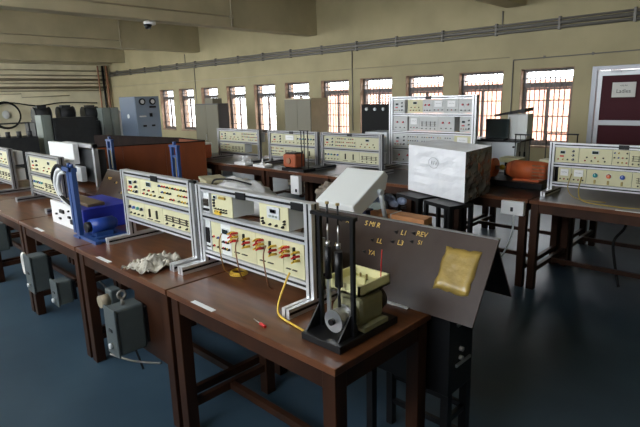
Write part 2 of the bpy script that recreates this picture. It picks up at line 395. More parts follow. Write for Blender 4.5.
# ------------------------------------------------------------------ instrument racks
SOCK = {}
def shared(key, fn):
    if key not in SOCK: o = fn(); SOCK[key] = o.data; bpy.data.objects.remove(o)
    return SOCK[key]
def put(name, key, fn, parent, loc):
    o = bpy.data.objects.new(name, shared(key, fn)); COL.objects.link(o); o.parent = parent; o.location = loc; return o
def socket(p, x, z, m, r=.006): return put('socket', ('s', m.name, r), lambda: MB().cyl((0, 0, 0), (0, -.007, 0), r, m, 10).cyl((0, -.007, 0), (0, -.013, 0), r * .6, black, 8).build('x'), p, (x, 0, z))
def knob(p, x, z, m, r=.014): return put('knob', ('k', m.name, r), lambda: MB().cyl((0, 0, 0), (0, -.004, 0), r * 1.15, greyp, 14).cyl((0, -.004, 0), (0, -.018, 0), r, m, 14, r * .8).box(-.0015, .0015, -.0195, -.018, 0, r * .8, white).build('x'), p, (x, 0, z))
def disp(p, x, z, w, h, m=None): 
    m = m or screen
    return put('display', ('d', w, h, m.name), lambda: MB().box(-w / 2 - .004, w / 2 + .004, -.004, 0, -h / 2 - .004, h / 2 + .004, greyp).box(-w / 2, w / 2, -.006, -.004, -h / 2, h / 2, m).build('x'), p, (x, 0, z))
def slot(p, x, z, w, h, m=None):
    m = m or black
    return put('switch', ('w', w, h, m.name), lambda: MB().box(-w / 2, w / 2, -.008, 0, -h / 2, h / 2, m).build('x'), p, (x, 0, z))
def plug(p, x, z, m): return put('plug', ('p', m.name), lambda: MB().cyl((0, 0, 0), (0, -.03, .004), .006, m, 8).cyl((0, -.03, .004), (0, -.045, .0), .004, m, 8).build('x'), p, (x, 0, z))

def module(rack, x0, x1, z0, z1, y, style, base, depth=.11, seed=0):
    W = x1 - x0 - .003; H = z1 - z0 - .004; q = random.Random(seed)
    o = MB().box(0, W, 0, .004, 0, H, base).box(0, W, .004, depth, 0, H, base if base is midw else whitep).build('panel_module', rack, loc=(x0 + .0015, y, z0 + .002))
    if style == 'psu':
        disp(o, W * .33, H * .68, .035, .02)
        for k in range(3): knob(o, W * .78, H * (.22 + .28 * k), black, .009)
        for k in range(3): socket(o, W * (.15 + .2 * k), H * .2, (red, yellow, black)[k])
        slot(o, W * .3, H * .42, .03, .012, red)
    elif style == 'disp':
        disp(o, W * .5, H * .76, .045, .022)
        for k in range(4): socket(o, W * (.2 + .2 * k), H * .2, (red, black, yellow, black)[k])
        for k in range(3): socket(o, W * (.25 + .25 * k), H * .42, (black, red, black)[k])
    elif style == 'sockets':
        n = max(2, int(W / .028))
        for k in range(n):
            for j in range(3):
                if q.random() < .8: socket(o, W * (k + .5) / n, H * (.2 + .3 * j), q.choice([red, black, yellow, bluel, black]))
    elif style == 'slots':
        for k in range(2): slot(o, W * (.3 + .4 * k), H * .5, .012, H * .5)
        for k in range(2): slot(o, W * (.3 + .4 * k), H * .12, W * .25, .004, ink)
    elif style == 'knobs':
        n = max(2, int(W / .045))
        for k in range(n): knob(o, W * (k + .5) / n, H * .6, [black, bluel, teal][k % 3], .010); socket(o, W * (k + .5) / n, H * .2, black)
    elif style == 'blue':
        for k, mm in enumerate((teal, orange, bluel)): knob(o, W * (.2 + .3 * k), H * .62, mm, .018); slot(o, W * (.2 + .3 * k), H * .2, .014, .03, copper)
    elif style == 'reds':
        for k in range(2): knob(o, W * (.3 + .4 * k), H * .6, red, .011)
        for k in range(3): socket(o, W * (.2 + .3 * k), H * .2, black)
    elif style == 'meter':
        MB().box(W * .2, W * .8, -.008, 0, H * .45, H * .9, white).build('meter', o); slot(o, W * .5, H * .7, W * .4, .003, ink)
        for k in range(3): socket(o, W * (.2 + .3 * k), H * .22, (black, red, black)[k])
    elif style == 'print':
        for k in range(3): slot(o, W * .5, H * (.35 + .14 * k), W * .8, .003, ink)
        for k in range(4): slot(o, W * (.15 + .23 * k), H * .5, .003, H * .35, ink)
        for k in range(4): socket(o, W * (.15 + .23 * k), H * .15, black)
    elif style == 'lcd':
        MB().box(W * .30, W * .72, -.006, 0, H * .42, H * .92, greyp).build('keypad_plate', o)
        disp(o, W * .51, H * .74, W * .22, H * .16)
        for k in range(3): slot(o, W * (.40 + .11 * k), H * .52, W * .07, .008, lcd)
        for k in range(4): socket(o, W * (.16 + .22 * k), H * .14, black)
        for x, z in ((.12, .35), (.12, .22), (.88, .4), (.88, .28)): socket(o, W * x, H * z, black, .005)
    elif style == 'dots':
        for k in range(2):
            for j in range(5): socket(o, W * (.2 + .13 * j), H * (.18 + .12 * k), black, .004)
        disp(o, W * .18, H * .85, .02, .012); slot(o, W * .55, H * .86, W * .3, .012, mat('dark_yellow_mark', (.3, .2, .03), .5))
        for j in range(3): slot(o, W * .12, H * (.7 - .14 * j), .012, .010)
        slot(o, W * .3, H * .12, W * .3, .02, yellow)
    elif style == 'leads':
        for k in range(3):
            for j in range(2): plug(o, W * (.18 + .1 * j + .0 * k), H * (.82 - .12 * k), red if (k + j) % 2 else yellow)
        slot(o, W * .55, H * .65, .010, H * .4)
        for k in range(3): plug(o, W * .75, H * (.75 - .12 * k), red if k % 2 else yellow)
        for k in range(2): slot(o, W * (.25 + .3 * k), H * .2, W * .2, .003, ink)
    return o

def rack(loc, W, H, rails, rows, label, group, base=cream, pw=.04, foot=(-.14, .23), metal=alu, badges=(.5,), depth=.13, fh=.04, seed=1, posts2=True, rh=.034, rz=0):
    """rails: list of z centres (first is the top); rows: (z0, z1, [(u0, u1, style, material)])"""
    t = thing('instrument_rack', label, 'rack', loc, rz, group)
    for x in (0, W - pw):
        m = MB()
        m.box(x, x + pw, 0, .045, fh, H, metal)
        # dark T slots of the extrusion
        for fx in (.5,): m.box(x + pw * fx - .004, x + pw * fx + .004, -.0015, 0, fh, H - .002, black)
        m.box(x - .0015, x, .018, .027, fh, H - .002, black); m.box(x + pw, x + pw + .0015, .018, .027, fh, H - .002, black)
        m.box(x + .004, x + pw - .004, .004, .041, H, H + .0015, black) if False else None
        m.build('post', t)
        m = MB(); m.box(x + .001, x + pw * .42, foot[0], foot[1], 0, fh, metal); m.box(x + pw * .58, x + pw - .001, foot[0], foot[1], 0, fh, metal)
        m.box(x + pw * .42, x + pw * .58, foot[0] + .002, foot[1] - .002, .004, fh - .006, black)
        m.box(x - .0012, x + .001, foot[0] + .002, foot[1] - .002, fh * .4, fh * .65, black); m.box(x + pw - .001, x + pw + .0012, foot[0] + .002, foot[1] - .002, fh * .4, fh * .65, black)
        m.build('foot', t)
    for z in rails:
        m = MB(); m.box(pw, W - pw, .004, .04, z - rh / 2, z + rh / 2, metal); m.box(pw, W - pw, .0025, .004, z - .005, z + .005, black); m.build('rail', t)
    for b in badges: MB().box(W * b - .035, W * b + .035, -.003, .003, H - rh - .002, H - .004, black).build('nameplate', t)
    k = 0
    for z0, z1, mods in rows:
        for u0, u1, st, mm in mods:
            k += 1; X0 = pw + .002 + (W - 2 * pw - .004) * u0; X1 = pw + .002 + (W - 2 * pw - .004) * u1
            module(t, X0, X1, z0, z1, .014, st, mm or base, depth, seed * 31 + k)
    return t

# front right rack
rk = rack((-2.235, 1.38, .76), .84, .445, [.428, .283, .085],
     [(.302, .410, [(.0, .07, 'print', whitep), (.10, .33, 'dots', None), (.60, .86, 'lcd', None)]),
      (.104, .266, [(0, .06, 'slots', whitep), (.07, .18, 'sockets', None), (.18, .29, 'disp', ltgrey), (.29, .55, 'leads', None), (.55, .80, 'leads', None), (.80, .98, 'leads', None)])],
     'aluminium rack of cream meter panels next to the motor with the cream tray', 'racks along the front row', badges=(.45, .9), seed=3, pw=.045)
# second front rack
rack((-3.085, 1.38, .76), .815, .452, [.435, .285, .145],
     [(.304, .416, [(0, .24, 'psu', None), (.24, .55, 'disp', None), (.55, 1, 'sockets', None)]),
      (.164, .266, [(0, .28, 'knobs', None), (.28, .58, 'slots', None), (.58, 1, 'print', None)])],
     'aluminium rack of cream panels behind the crumpled cloth', 'racks along the front row', badges=(.52,), seed=5, pw=.045)
rack((-5.16, 1.45, .76), .82, .44, [.423, .25, .09],
     [(.27, .405, [(0, .35, 'psu', None), (.35, 1, 'disp', None)]), (.11, .23, [(0, .4, 'knobs', None), (.4, 1, 'print', None)])],
     'small aluminium rack left of the blue control box', 'racks along the front row', metal=aludull, seed=7, pw=.05, badges=())
rack((-6.55, 1.45, .76), .84, .44, [.423, .25, .09],
     [(.27, .405, [(0, .35, 'psu', None), (.35, 1, 'disp', None)]), (.11, .23, [(0, .4, 'knobs', None), (.4, 1, 'print', None)])],
     'aluminium rack cropped by the left edge of the photo', 'racks along the front row', metal=aludull, seed=8, pw=.05, badges=())
# rear racks
rr = [(.27, .405, [(0, .22, 'psu', None), (.22, .6, 'sockets', None), (.6, 1, 'disp', None)]), (.11, .24, [(0, .3, 'knobs', None), (.3, .66, 'slots', None), (.66, 1, 'print', None)])]
rr2 = [(.27, .405, [(0, .22, 'psu', None), (.22, .6, 'disp', None), (.6, 1, 'sockets', None)]), (.11, .24, [(0, .3, 'sockets', None), (.3, .66, 'print', None)])]
rr3 = [(.27, .405, [(0, .3, 'psu', None), (.3, .6, 'meter', None), (.6, 1, 'knobs', None)]), (.11, .24, [(0, .3, 'sockets', None), (.3, .62, 'print', None), (.62, .98, 'slots', None)])]
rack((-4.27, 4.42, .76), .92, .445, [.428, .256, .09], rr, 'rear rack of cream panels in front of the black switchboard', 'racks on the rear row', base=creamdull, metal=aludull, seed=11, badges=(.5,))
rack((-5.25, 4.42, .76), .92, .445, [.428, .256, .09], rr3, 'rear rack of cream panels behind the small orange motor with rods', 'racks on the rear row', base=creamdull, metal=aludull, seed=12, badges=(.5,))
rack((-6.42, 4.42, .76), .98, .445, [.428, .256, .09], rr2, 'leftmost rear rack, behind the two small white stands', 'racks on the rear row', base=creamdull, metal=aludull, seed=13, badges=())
# right hand rack
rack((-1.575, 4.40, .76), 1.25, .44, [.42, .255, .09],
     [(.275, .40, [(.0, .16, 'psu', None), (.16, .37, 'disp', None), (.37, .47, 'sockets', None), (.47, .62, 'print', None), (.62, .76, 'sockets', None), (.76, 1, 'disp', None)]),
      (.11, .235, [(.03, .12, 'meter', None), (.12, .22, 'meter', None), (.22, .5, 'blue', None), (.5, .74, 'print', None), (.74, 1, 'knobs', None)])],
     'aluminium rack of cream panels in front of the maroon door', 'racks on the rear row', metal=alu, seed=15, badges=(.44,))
# tall rack
rack((-3.68, 5.0, .76), 1.12, .84, [.82, .63, .43, .235, .06],
     [(.65, .80, [(0, .16, 'psu', midw), (.2, .4, 'disp', None), (.4, .52, 'reds', midw), (.52, .68, 'meter', midw), (.68, .84, 'meter', midw), (.84, 1, 'reds', midw)]),
      (.45, .61, [(0, .2, 'reds', midw), (.22, .36, 'meter', midw), (.36, .6, 'print', midw), (.6, .8, 'reds', midw), (.86, 1, 'psu', midw)]),
      (.255, .41, [(0, .2, 'psu', midw), (.2, .45, 'sockets', midw), (.45, .62, 'sockets', midw), (.62, .8, 'sockets', midw), (.8, 1, 'meter', None)]),
      (.08, .215, [(0, .3, 'reds', midw), (.3, 1, 'print', midw)])],
     'tall four tier rack of white panels behind the shrink wrapped box', 'racks on the rear row', metal=alu, seed=17, badges=(.48,), pw=.05)
# small rack piece + white covered rack (middle row)
t = thing('instrument_rack', 'rack seen from behind with white back covers, beyond the blue control box', 'rack', (-6.14, 2.12, .76), group='racks along the front row')
for x in (0, .80): MB().box(x, x + .045, 0, .045, 0, .445, aludull).build('post', t)
MB().box(0, .845, .0, .045, .405, .445, aludull).build('rail', t)
MB().box(-.28, .46, -.06, -.002, .22, .44, whitep).build('back_cover', t, bev=.006); MB().box(.10, .60, -.06, -.002, .04, .20, greyp).build('back_cover', t, bev=.006)
MB().box(.05, .79, .046, .14, .03, .38, machine).build('panel_module', t)

# ------------------------------------------------------------------ brake test motor at the near table corner
t = thing('brake_test_motor', 'motor set with black upright frame and cream terminal tray on the nearest table', 'motor', (-1.245, 1.16, .76))
m = MB().box(0, .19, 0, .335, 0, .028, black); m.build('base_plate', t, bev=.003)
for x in (.0, .155):
    MB().box(x + .009, x + .023, .088, .102, .028, .45, black).build('upright', t)
    MB().prism([(x + .005, .02, .028), (x + .005, .13, .028), (x + .005, .102, .11), (x + .005, .088, .11)], (.006, 0, 0), black).build('gusset', t)
MB().box(-.02, .185, .084, .106, .450, .463, black).build('crossbar', t)
for x in (.055, .105):
    MB().cyl((x, .095, .425), (x, .095, .50), .0035, black, 8).cyl((x, .095, .495), (x, .095, .503), .007, copper, 8).build('adjusting_screw', t)
    MB().cyl((x, .095, .355), (x, .095, .425), .0025, steel, 6).cyl((x, .095, .34), (x, .095, .36), .008, steel, 8).build('hook_rod', t)
MB().cyl((.055, .095, .22), (.055, .095, .34), .0125, black, 12).build('spring_balance', t)
MB().cyl((.105, .095, .20), (.105, .095, .33), .0145, black, 12).build('spring_balance', t)
MB().box(.048, .062, .09, .10, .09, .22, steel).build('belt_end', t)
MB().cyl((.105, .095, .11), (.105, .095, .20), .006, black, 8).build('belt_end', t)
MB().cyl((.115, .055, .085), (.115, .115, .085), .038, steel, 24).cyl((.115, .050, .085), (.115, .055, .085), .042, steel, 24).cyl((.115, .113, .085), (.115, .118, .085), .042, steel, 24).cyl((.115, .035, .085), (.115, .05, .085), .012, black, 12).build('brake_drum', t)
trayc = mat('cream_tray', (.80, .76, .42), .45)
mot = mat('dull_cream_green_motor', (.27, .26, .15), .55, var=.25, scale=12)
MB().box(.045, .165, .135, .285, .040, .150, mot).build('motor_body', t, bev=.022)
MB().cyl((.105, .12, .092), (.105, .135, .092), .056, mot, 28, .056).build('end_bell', t); MB().cyl((.105, .285, .092), (.105, .32, .092), .054, black, 28, .046).build('fan_cover', t)
MB().box(.045, .185, .14, .28, .028, .045, mot).build('motor_foot', t)
m = MB(); x0, x1, y0, y1, z0, z1 = .008, .178, .12, .30, .168, .208
m.box(x0, x1, y0, y1, z0, z0 + .008, trayc); m.box(x0, x1, y0, y0 + .007, z0, z1, trayc); m.box(x0, x1, y1 - .007, y1, z0, z1, trayc); m.box(x0, x0 + .007, y0, y1, z0, z1, trayc); m.box(x1 - .007, x1, y0, y1, z0, z1, trayc)
m.box(x0 + .06, x1 - .05, y0 + .09, y0 + .094, z0, z1 - .004, trayc)
tr = m.build('terminal_tray', t)
for k in range(3): MB().cyl((x0 + .03 + .03 * k, y0 + .14, z0 + .008), (x0 + .03 + .03 * k, y0 + .14, z0 + .03), .004, copper, 8).build('terminal', tr)
MB().box(.06, .15, .16, .24, .155, .168, mot).build('terminal_neck', t)
MB().tube([(.165, .26, .20), (.167, .26, .25), (.17, .26, .31)], .002, red).build('red_lead', t)

# ------------------------------------------------------------------ A shaped board
def aframe(loc, L, label, letters, pad, bm=bakelite, hgt=.30, d=.19):
    t = thing('wiring_board', label, 'board', loc)
    th = .010; n = Vector((0, -hgt, d)).normalized() * th
    MB().hexa([(0, 0, 0), (L, 0, 0), (L, th, 0), (0, th, 0), (0, d, hgt), (L, d, hgt), (L, d + th, hgt), (0, d + th, hgt)], bm).build('front_sheet', t)
    MB().hexa([(0, 2 * d, 0), (L - .02, 2 * d, 0), (L - .02, 2 * d + th, 0), (0, 2 * d + th, 0), (0, d + th + .001, hgt - .006), (L - .02, d + th + .001, hgt - .006), (L - .02, d + 2 * th + .001, hgt - .006), (0, d + 2 * th + .001, hgt - .006)], bm).build('back_sheet', t)
    MB().box(0, L, d - .004, d + th + .004, hgt, hgt + .004, aludull).build('edge_trim', t)
    ang = math.atan2(hgt, d)
    for s, x, h, z in letters:
        k = z / hgt
        text('lettering', s, h, gold, t, (x, d * k - .003, z), (ang, 0, 0))
        if len(s) < 4: MB().prism([(x - .055, d * k - .006, z), (x - .035, d * k - .006, z - .01), (x - .035, d * k - .006, z + .006)], (0, .004, 0), black).build('pointer', t)
    if pad:
        x0, x1, z0, z1 = pad; P = []
        b = bmesh.new(); nx, nz = 10, 10; V = {}; q = random.Random(4)
        for i in range(nx + 1):
            for j in range(nz + 1):
                x = x0 + (x1 - x0) * i / nx; z = z0 + (z1 - z0) * j / nz; e = 0 if i in (0, nx) or j in (0, nz) else .007 + q.uniform(-.001, .001)
                if e == 0: x += q.uniform(-.004, .004); z += q.uniform(-.004, .004)
                V[i, j] = b.verts.new((x, d * z / hgt - .0015 - e, z + e * .5))
        for i in range(nx):
            for j in range(nz): f = b.faces.new((V[i, j], V[i + 1, j], V[i + 1, j + 1], V[i, j + 1])); f.smooth = True
        me = bpy.data.meshes.new('foam_pad'); b.to_mesh(me); b.free(); me.materials.append(tape)
        o = bpy.data.objects.new('foam_pad', me); COL.objects.link(o); o.parent = t
        md = o.modifiers.new('solid', 'SOLIDIFY'); md.thickness = .003
    return t
bo = aframe((-1.85, 1.635, .762), 1.033, 'brown sheet board with yellow letters and a taped tan pad behind the nearest motor',
       [('S MI R', .43, .034, .272), ('L1', .61, .032, .262), ('REV', .70, .032, .270), ('S1', .705, .026, .238), ('LL', .50, .032, .212), ('L3', .61, .032, .222), ('YA', .48, .032, .160), ('A', .28, .026, .265), ('L', .26, .026, .16)], (.828, .980, .092, .245))
aframe((-4.30, 1.63, .762), .68, 'brown wiring board with faded marks behind the blue control box', [('MOT', .12, .03, .24), ('R1', .27, .025, .22), ('S2', .42, .025, .16), ('A1', .55, .025, .23)], None)

# black stand beside the table end, carrying the board
t = thing('load_stand', 'black open stand with silver handles under the right end of the brown board', 'stand', (-1.36, 1.672, 0))
m = MB(); m.box(0, .43, .003, .20, .40, .755, black); m.build('cabinet', t, bev=.004)
for x in (0.0, .395):
    for y in (.005, .163): MB().box(x, x + .035, y, y + .035, 0, .40, black).build('leg', t)
for z in (.12, .26): MB().box(.402, .422, .04, .163, z, z + .025, black).build('rung', t); MB().box(.035, .395, .17, .19, z, z + .025, black).build('rung', t)
for z in (.70, .52): MB().box(.432, .440, .05, .17, z, z + .012, steel).build('handle', t)
for z in (.58, .62): MB().cyl((.43, .09, z - .03), (.445, .09, z - .03), .010, steel, 10).build('knob', t)
for x, w0 in ((.0, .12), (.30, .11)): pass
m = MB().box(-1.22, -1.10, 1.622, 1.632, .761, .768, whitep); tag(m.build('edge_clip'), 'thin pale strip lying along the bottom of the brown board', 'strip')

# wood block, scope, bundle and other things on the middle row
t = thing('wooden_block_pair', 'two pale orange wooden blocks tied together behind the brown board', 'wooden blocks', (-2.22, 2.795, .76), R(0))
MB().box(0, .45, 0, .055, 0, .05, palewood).build('block', t, bev=.003); MB().box(.02, .44, .06, .12, 0, .05, palewood).build('block', t, bev=.003)
MB().box(.18, .185, -.003, .123, .0, .055, greyp).build('string', t)
t = thing('dark_blue_box', 'small dark blue box left of the wooden blocks', 'box', (-2.37, 2.78, .76)); MB().box(0, .12, 0, .09, 0, .05, mat('navy', (.02, .03, .12), .4)).build('box_body', t, bev=.003)
m = MB(); q = random.Random(3)
for k in range(10): m.ball((-2.12 + q.uniform(-.16, .16), 2.875 + q.uniform(-.0, .03), (.86 + q.uniform(0, .05))), .035, plastic_blue, 7, (1.3, .5, .8))
o = m.build('crumpled_polythene'); tag(o, 'crumpled pale blue clear polythene behind the wooden blocks', 'polythene')

t = thing('bench_instrument', 'pale grey enclosed instrument tilted up on its handle behind the brown board', 'instrument', (-2.43, 2.38, .76))
pts = [(0, .09, .06), (0, .065, .16), (0, .405, .352), (0, .45, .315), (0, .42, .22)]
MB().prism(pts, (.345, 0, 0), ltgrey).build('enclosure', t, bev=.008)
MB().prism([(.06, .10, 0), (.06, .17, 0), (.06, .17, .10), (.06, .10, .065)], (.2, 0, 0), greyp).build('front_foot', t)
MB().cyl((.361, .34, .20), (.361, .395, .012), .016, greyp, 12).cyl((.345, .34, .215), (.375, .34, .215), .022, greyp, 14).build('handle', t)
MB().cyl((-.017, .34, .20), (-.017, .395, .012), .016, greyp, 12).build('handle', t)
t = thing('second_panel', '', '') if False else None

b = bmesh.new(); bmesh.ops.create_uvsphere(b, u_segments=28, v_segments=16, radius=1); q = random.Random(11)
from mathutils import noise
for v in b.verts:
    d_ = 1 + .22 * noise.noise(v.co * 2.3) + .12 * noise.noise(v.co * 6)
    v.co = Vector((v.co.x * .36 * d_, v.co.y * .17 * d_, max(-.08, v.co.z * .17 * d_)))
for f in b.faces: f.smooth = True
me = bpy.data.meshes.new('wrapped_bundle'); b.to_mesh(me); b.free(); me.materials.append(mat('white_polythene', (.62, .62, .62), .35, var=.2, scale=10, bump=.4))
o = bpy.data.objects.new('wrapped_bundle', me); COL.objects.link(o); o.location = (-3.17, 2.36, .842); tag(o, 'white polythene wrapped bundle behind the front racks', 'bundle')
tag(MB().tube([(-3.46, 2.30, .96), (-3.32, 2.24, 1.01), (-3.12, 2.24, 1.03), (-2.95, 2.30, 1.00)], .008, blackm).build('loose_cable'), 'black cable lying over the white wrapped bundle', 'cable')
t = thing('paper_pile', 'untidy pile of old beige papers left of the white bundle', 'papers', (-3.86, 2.60, .76))
q = random.Random(2)
for k in range(7):
    o = MB().box(-.17, .17, -.10, .10, 0, .024, mat('old_paper', (.42, .38, .24), .8, var=.3, scale=12)).build('sheet_stack', t); o.location = (q.uniform(-.04, .04), q.uniform(-.03, .03), 0.0245 * k); o.rotation_euler.z = q.uniform(-.4, .4)
b = bmesh.new(); bmesh.ops.create_icosphere(b, subdivisions=3, radius=1)
for v in b.verts:
    d_ = 1 + .35 * noise.noise(v.co * 2.1) + .25 * noise.noise(v.co * 5); v.co = Vector((v.co.x * .12 * d_, v.co.y * .09 * d_, max(-.1, v.co.z * .11 * d_)))
me = bpy.data.meshes.new('crumpled_paper'); b.to_mesh(me); b.free(); me.materials.append(mat('brown_crumpled_paper', (.22, .18, .14), .8, var=.5, scale=18))
o = bpy.data.objects.new('crumpled_paper', me); COL.objects.link(o); o.location = (-2.66, 2.84, .86); tag(o, 'crumpled brown paper left of the tilted grey instrument', 'paper')

# cloth on the table
b = bmesh.new(); bmesh.ops.create_grid(b, x_segments=40, y_segments=34, size=1)
for v in b.verts:
    x, y = v.co.x, v.co.y; r = math.hypot(x, y * .9); n1 = noise.noise(Vector((x * 2.2, y * 2.6, 3))); n2 = noise.noise(Vector((x * 5 + y * 3, y * 2 - x, 7)))
    edge = 1 + .25 * noise.noise(Vector((math.atan2(y, x) * 1.3, 1, 2)))
    h = max(0, .035 * (1 - r * .75) + .024 * n1 + .028 * abs(n2))
    v.co = Vector((x * .11 * edge * (1 - .15 * abs(y)), y * .13 * edge, h * 1.15 + .002))
for f in b.faces: f.smooth = True
me = bpy.data.meshes.new('cloth_rag'); b.to_mesh(me); b.free(); me.materials.append(cloth)
o = bpy.data.objects.new('cloth_rag', me); COL.objects.link(o); o.location = (-2.45, 1.215, .761); o.rotation_euler.z = R(20)
md = o.modifiers.new('s', 'SOLIDIFY'); md.thickness = .003; md.offset = 1
tag(o, 'crumpled dirty white cloth on the brown table', 'cloth')

# yellow lead, probe, small coil
tag(MB().tube([(-1.50, 1.345, .905), (-1.505, 1.32, .86), (-1.50, 1.28, .80), (-1.475, 1.25, .767), (-1.42, 1.225, .765), (-1.36, 1.215, .765), (-1.27, 1.20, .766)], .0045, yellow).build('test_lead'), 'yellow lead hanging from the nearest rack onto the table', 'lead')
for k, (x, mm, mm2) in enumerate(((-1.99, yellow, 'yellow'), (-1.86, red, 'red'), (-1.66, red, 'red'))):
    tag(MB().tube([(x, 1.355, .99), (x + .01, 1.33, .95), (x + .015, 1.335, .86), (x, 1.36, .80), (x - .02, 1.40, .77)], .003, mat('lead_' + mm2, (.30, .16, .04) if mm2 == 'yellow' else (.22, .10, .05), .5)).build('test_lead'), ['thin yellow brown lead hanging at the left of the nearest rack', 'thin brown lead hanging below the red plugs of the nearest rack', 'thin brown lead hanging near the right end of the nearest rack'][k], 'lead')
m = MB()
for k in range(3): m.ring((-1.99, 1.44, .764 + .006 * k), .045 - .004 * k, .003, yellow, 'z')
tag(m.build('coiled_lead'), 'small coil of yellow lead lying under the nearest rack', 'lead')
t = thing('screwdriver', 'small screwdriver with red handle on the nearest table', 'screwdriver', (-1.45, 1.135, .766), R(-10)); MB().cyl((0, 0, 0), (.04, 0, 0), .006, red, 8).build('handle', t); MB().cyl((0, 0, 0), (-.05, 0, 0), .002, steel, 6).build('shaft', t)
t = thing('black_adapter', 'small black clip on top of the joint between the front racks', 'clip', (-2.262, 1.36, 1.206)); MB().box(0, .05, 0, .018, .006, .018, black).build('clip_body', t)
tag(MB().tube([(-1.30, 4.38, .93), (-1.29, 4.30, .82), (-1.22, 4.22, .766), (-1.0, 4.15, .766), (-.80, 4.22, .766), (-.80, 4.36, .84)], .005, mat('dull_yellow_lead', (.35, .25, .04), .5)).build('test_lead'), 'yellow lead looping on the table below the right hand rack', 'lead')
tag(MB().tube([(-1.38, 4.385, .95), (-1.38, 4.32, .84), (-1.30, 4.30, .766), (-1.08, 4.27, .766)], .004, mat('dull_yellow_lead2', (.30, .22, .05), .5)).build('test_lead'), 'second shorter yellow lead under the right hand rack', 'lead')

# ------------------------------------------------------------------ blue machine on third table
t = thing('control_box', 'blue sheet metal control box with white front panel and meters', 'control box', (-3.98, 1.25, .76))
MB().box(.0, .50, .02, .37, .0, .155, royal).build('housing', t, bev=.004)
p = MB().box(-.05, .40, .0, .02, .0, .168, white).build('front_panel', t)
for x, z, w0, h0 in ((.14, .095, .07, .025), (.11, .045, .03, .012), (.29, .075, .035, .015), (.33, .04, .05, .03), (.05, .07, .02, .012), (.30, .12, .012, .012)): MB().box(x, x + w0, -.012, 0, z, z + h0, black).build('control', p)
t = thing('wooden_plank', 'brown plank lying on top of the blue control box', 'plank', (-3.98, 1.33, .9165)); MB().box(.05, .44, 0, .12, 0, .022, mat('dusty_wood', (.20, .14, .08), .6, var=.3)).build('plank_body', t, bev=.003)
t = thing('brake_test_motor', 'bright blue motor on a blue base with a tall blue upright frame', 'motor', (-3.345, 1.185, .76))
MB().box(0, .24, .0, .035, 0, .022, bluep).build('base_rail', t); MB().box(0, .24, .20, .235, 0, .022, bluep).build('base_rail', t)
for x in (.02, .11, .20): MB().box(x, x + .035, .035, .20, .004, .018, bluep).build('cross_member', t)
MB().box(-.09, .0, -.01, .12, 0, .014, bluep).build('foot_plate', t)
MB().box(-.055, -.005, .0, .03, .014, .46, bluep).build('upright', t); MB().box(-.16, -.125, .02, .05, .014, .46, bluep).build('upright', t)
MB().box(-.165, .0, .0, .035, .435, .46, bluep).build('crossbar', t)
MB().cyl((-.03, .015, .46), (-.03, .015, .485), .012, bluep, 10).build('cap', t); MB().cyl((-.12, .03, .46), (-.12, .03, .485), .012, bluep, 10).build('cap', t)
MB().cyl((.08, .04, .085), (.08, .19, .085), .046, blue, 26).cyl((.08, .19, .085), (.08, .21, .085), .046, blue, 26, .03).build('motor_body', t)
MB().cyl((.08, .012, .085), (.08, .04, .085), .034, black, 22).build('drum', t)
MB().box(.04, .12, .06, .17, .018, .045, bluep).build('motor_foot', t)
t2 = t
# cables hanging over the plank
for k, (mm, nm, pp) in enumerate(((whitep, 'white', [(-3.62, 1.24, 1.20), (-3.72, 1.24, 1.17), (-3.80, 1.25, 1.06), (-3.76, 1.28, .96), (-3.66, 1.30, .945)]), (mat('cable_blue', (.05, .12, .35), .5), 'blue', [(-3.60, 1.25, 1.21), (-3.74, 1.25, 1.20), (-3.86, 1.26, 1.10), (-3.85, 1.28, 1.00), (-3.78, 1.31, .948)]), (blackm, 'black', [(-3.58, 1.24, 1.20), (-3.68, 1.23, 1.22), (-3.82, 1.24, 1.13), (-3.80, 1.26, 1.02), (-3.70, 1.28, .96), (-3.64, 1.31, .95)]))):
    m = MB()
    for q in range(2): m.tube([(a + q * .022 + .06, b_ - .04 + q * .01, c - q * .02) for a, b_, c in pp], .014 if nm == 'white' else .010, mm)
    tag(m.build('hanging_cable'), 'thick %s cable looped over the blue upright frame' % nm, 'cable')
# similar blue frames on the middle row
def blueframe(loc, label):
    t = thing('blue_frame', label, 'frame', loc, group='blue frames in front of the partition')
    for x in (0, .10): MB().box(x, x + .030, 0, .03, 0, .43, bluep).build('upright', t)
    MB().box(-.01, .14, -.003, .033, .43, .45, bluep).build('crossbar', t); MB().box(.03, .10, .003, .027, .33, .35, bluep).build('crossbar', t)
    MB().box(.053, .077, .003, .027, .45, .48, bluep).build('cap', t); MB().box(.06, .071, .010, .02, .12, .33, copper).build('spring_balance', t)
    MB().box(-.06, .21, -.06, .2, -.0, .012, bluep).build('base_plate', t)
    return t
blueframe((-5.86, 2.5, .76), 'blue steel frame stand before the left end of the red brown partition')
blueframe((-4.44, 2.5, .76), 'blue steel frame stand before the middle of the red brown partition')

# partition screens
def screen_panel(P, Q, h, mm, label, sections=3):
    P = Vector(P); Q = Vector(Q); L = (Q - P).length; a = math.atan2(Q.y - P.y, Q.x - P.x)
    t = thing('partition_screen', label, 'partition', P, a)
    for k in range(sections): MB().box(L * k / sections + .002, L * (k + 1) / sections - .002, 0, .03, .06, h - .012, mm).build('panel', t)
    MB().box(0, L, -.004, .034, h - .012, h, darkwood).build('top_edge', t)
    for k in range(sections + 1): x = min(max(L * k / sections, .03), L - .03); MB().box(x - .025, x + .025, -.05, .08, 0, .06, darkwood).build('foot', t)
    return t
screen_panel((-6.50, 2.40, 0), (-5.90, 3.86, 0), 1.085, orangewood, 'red brown partition screen behind the two blue frames')
screen_panel((-8.95, 3.62, 0), (-6.78, 3.98, 0), 1.085, darkwood, 'long dark partition screen beyond the red brown one')  # brown face turned from the light, its shade put into the colour
screen_panel((-6.76, 3.97, 0), (-6.00, 3.89, 0), 1.085, orangewood, 'short red brown partition screen closing the gap by the rear tables', 1)
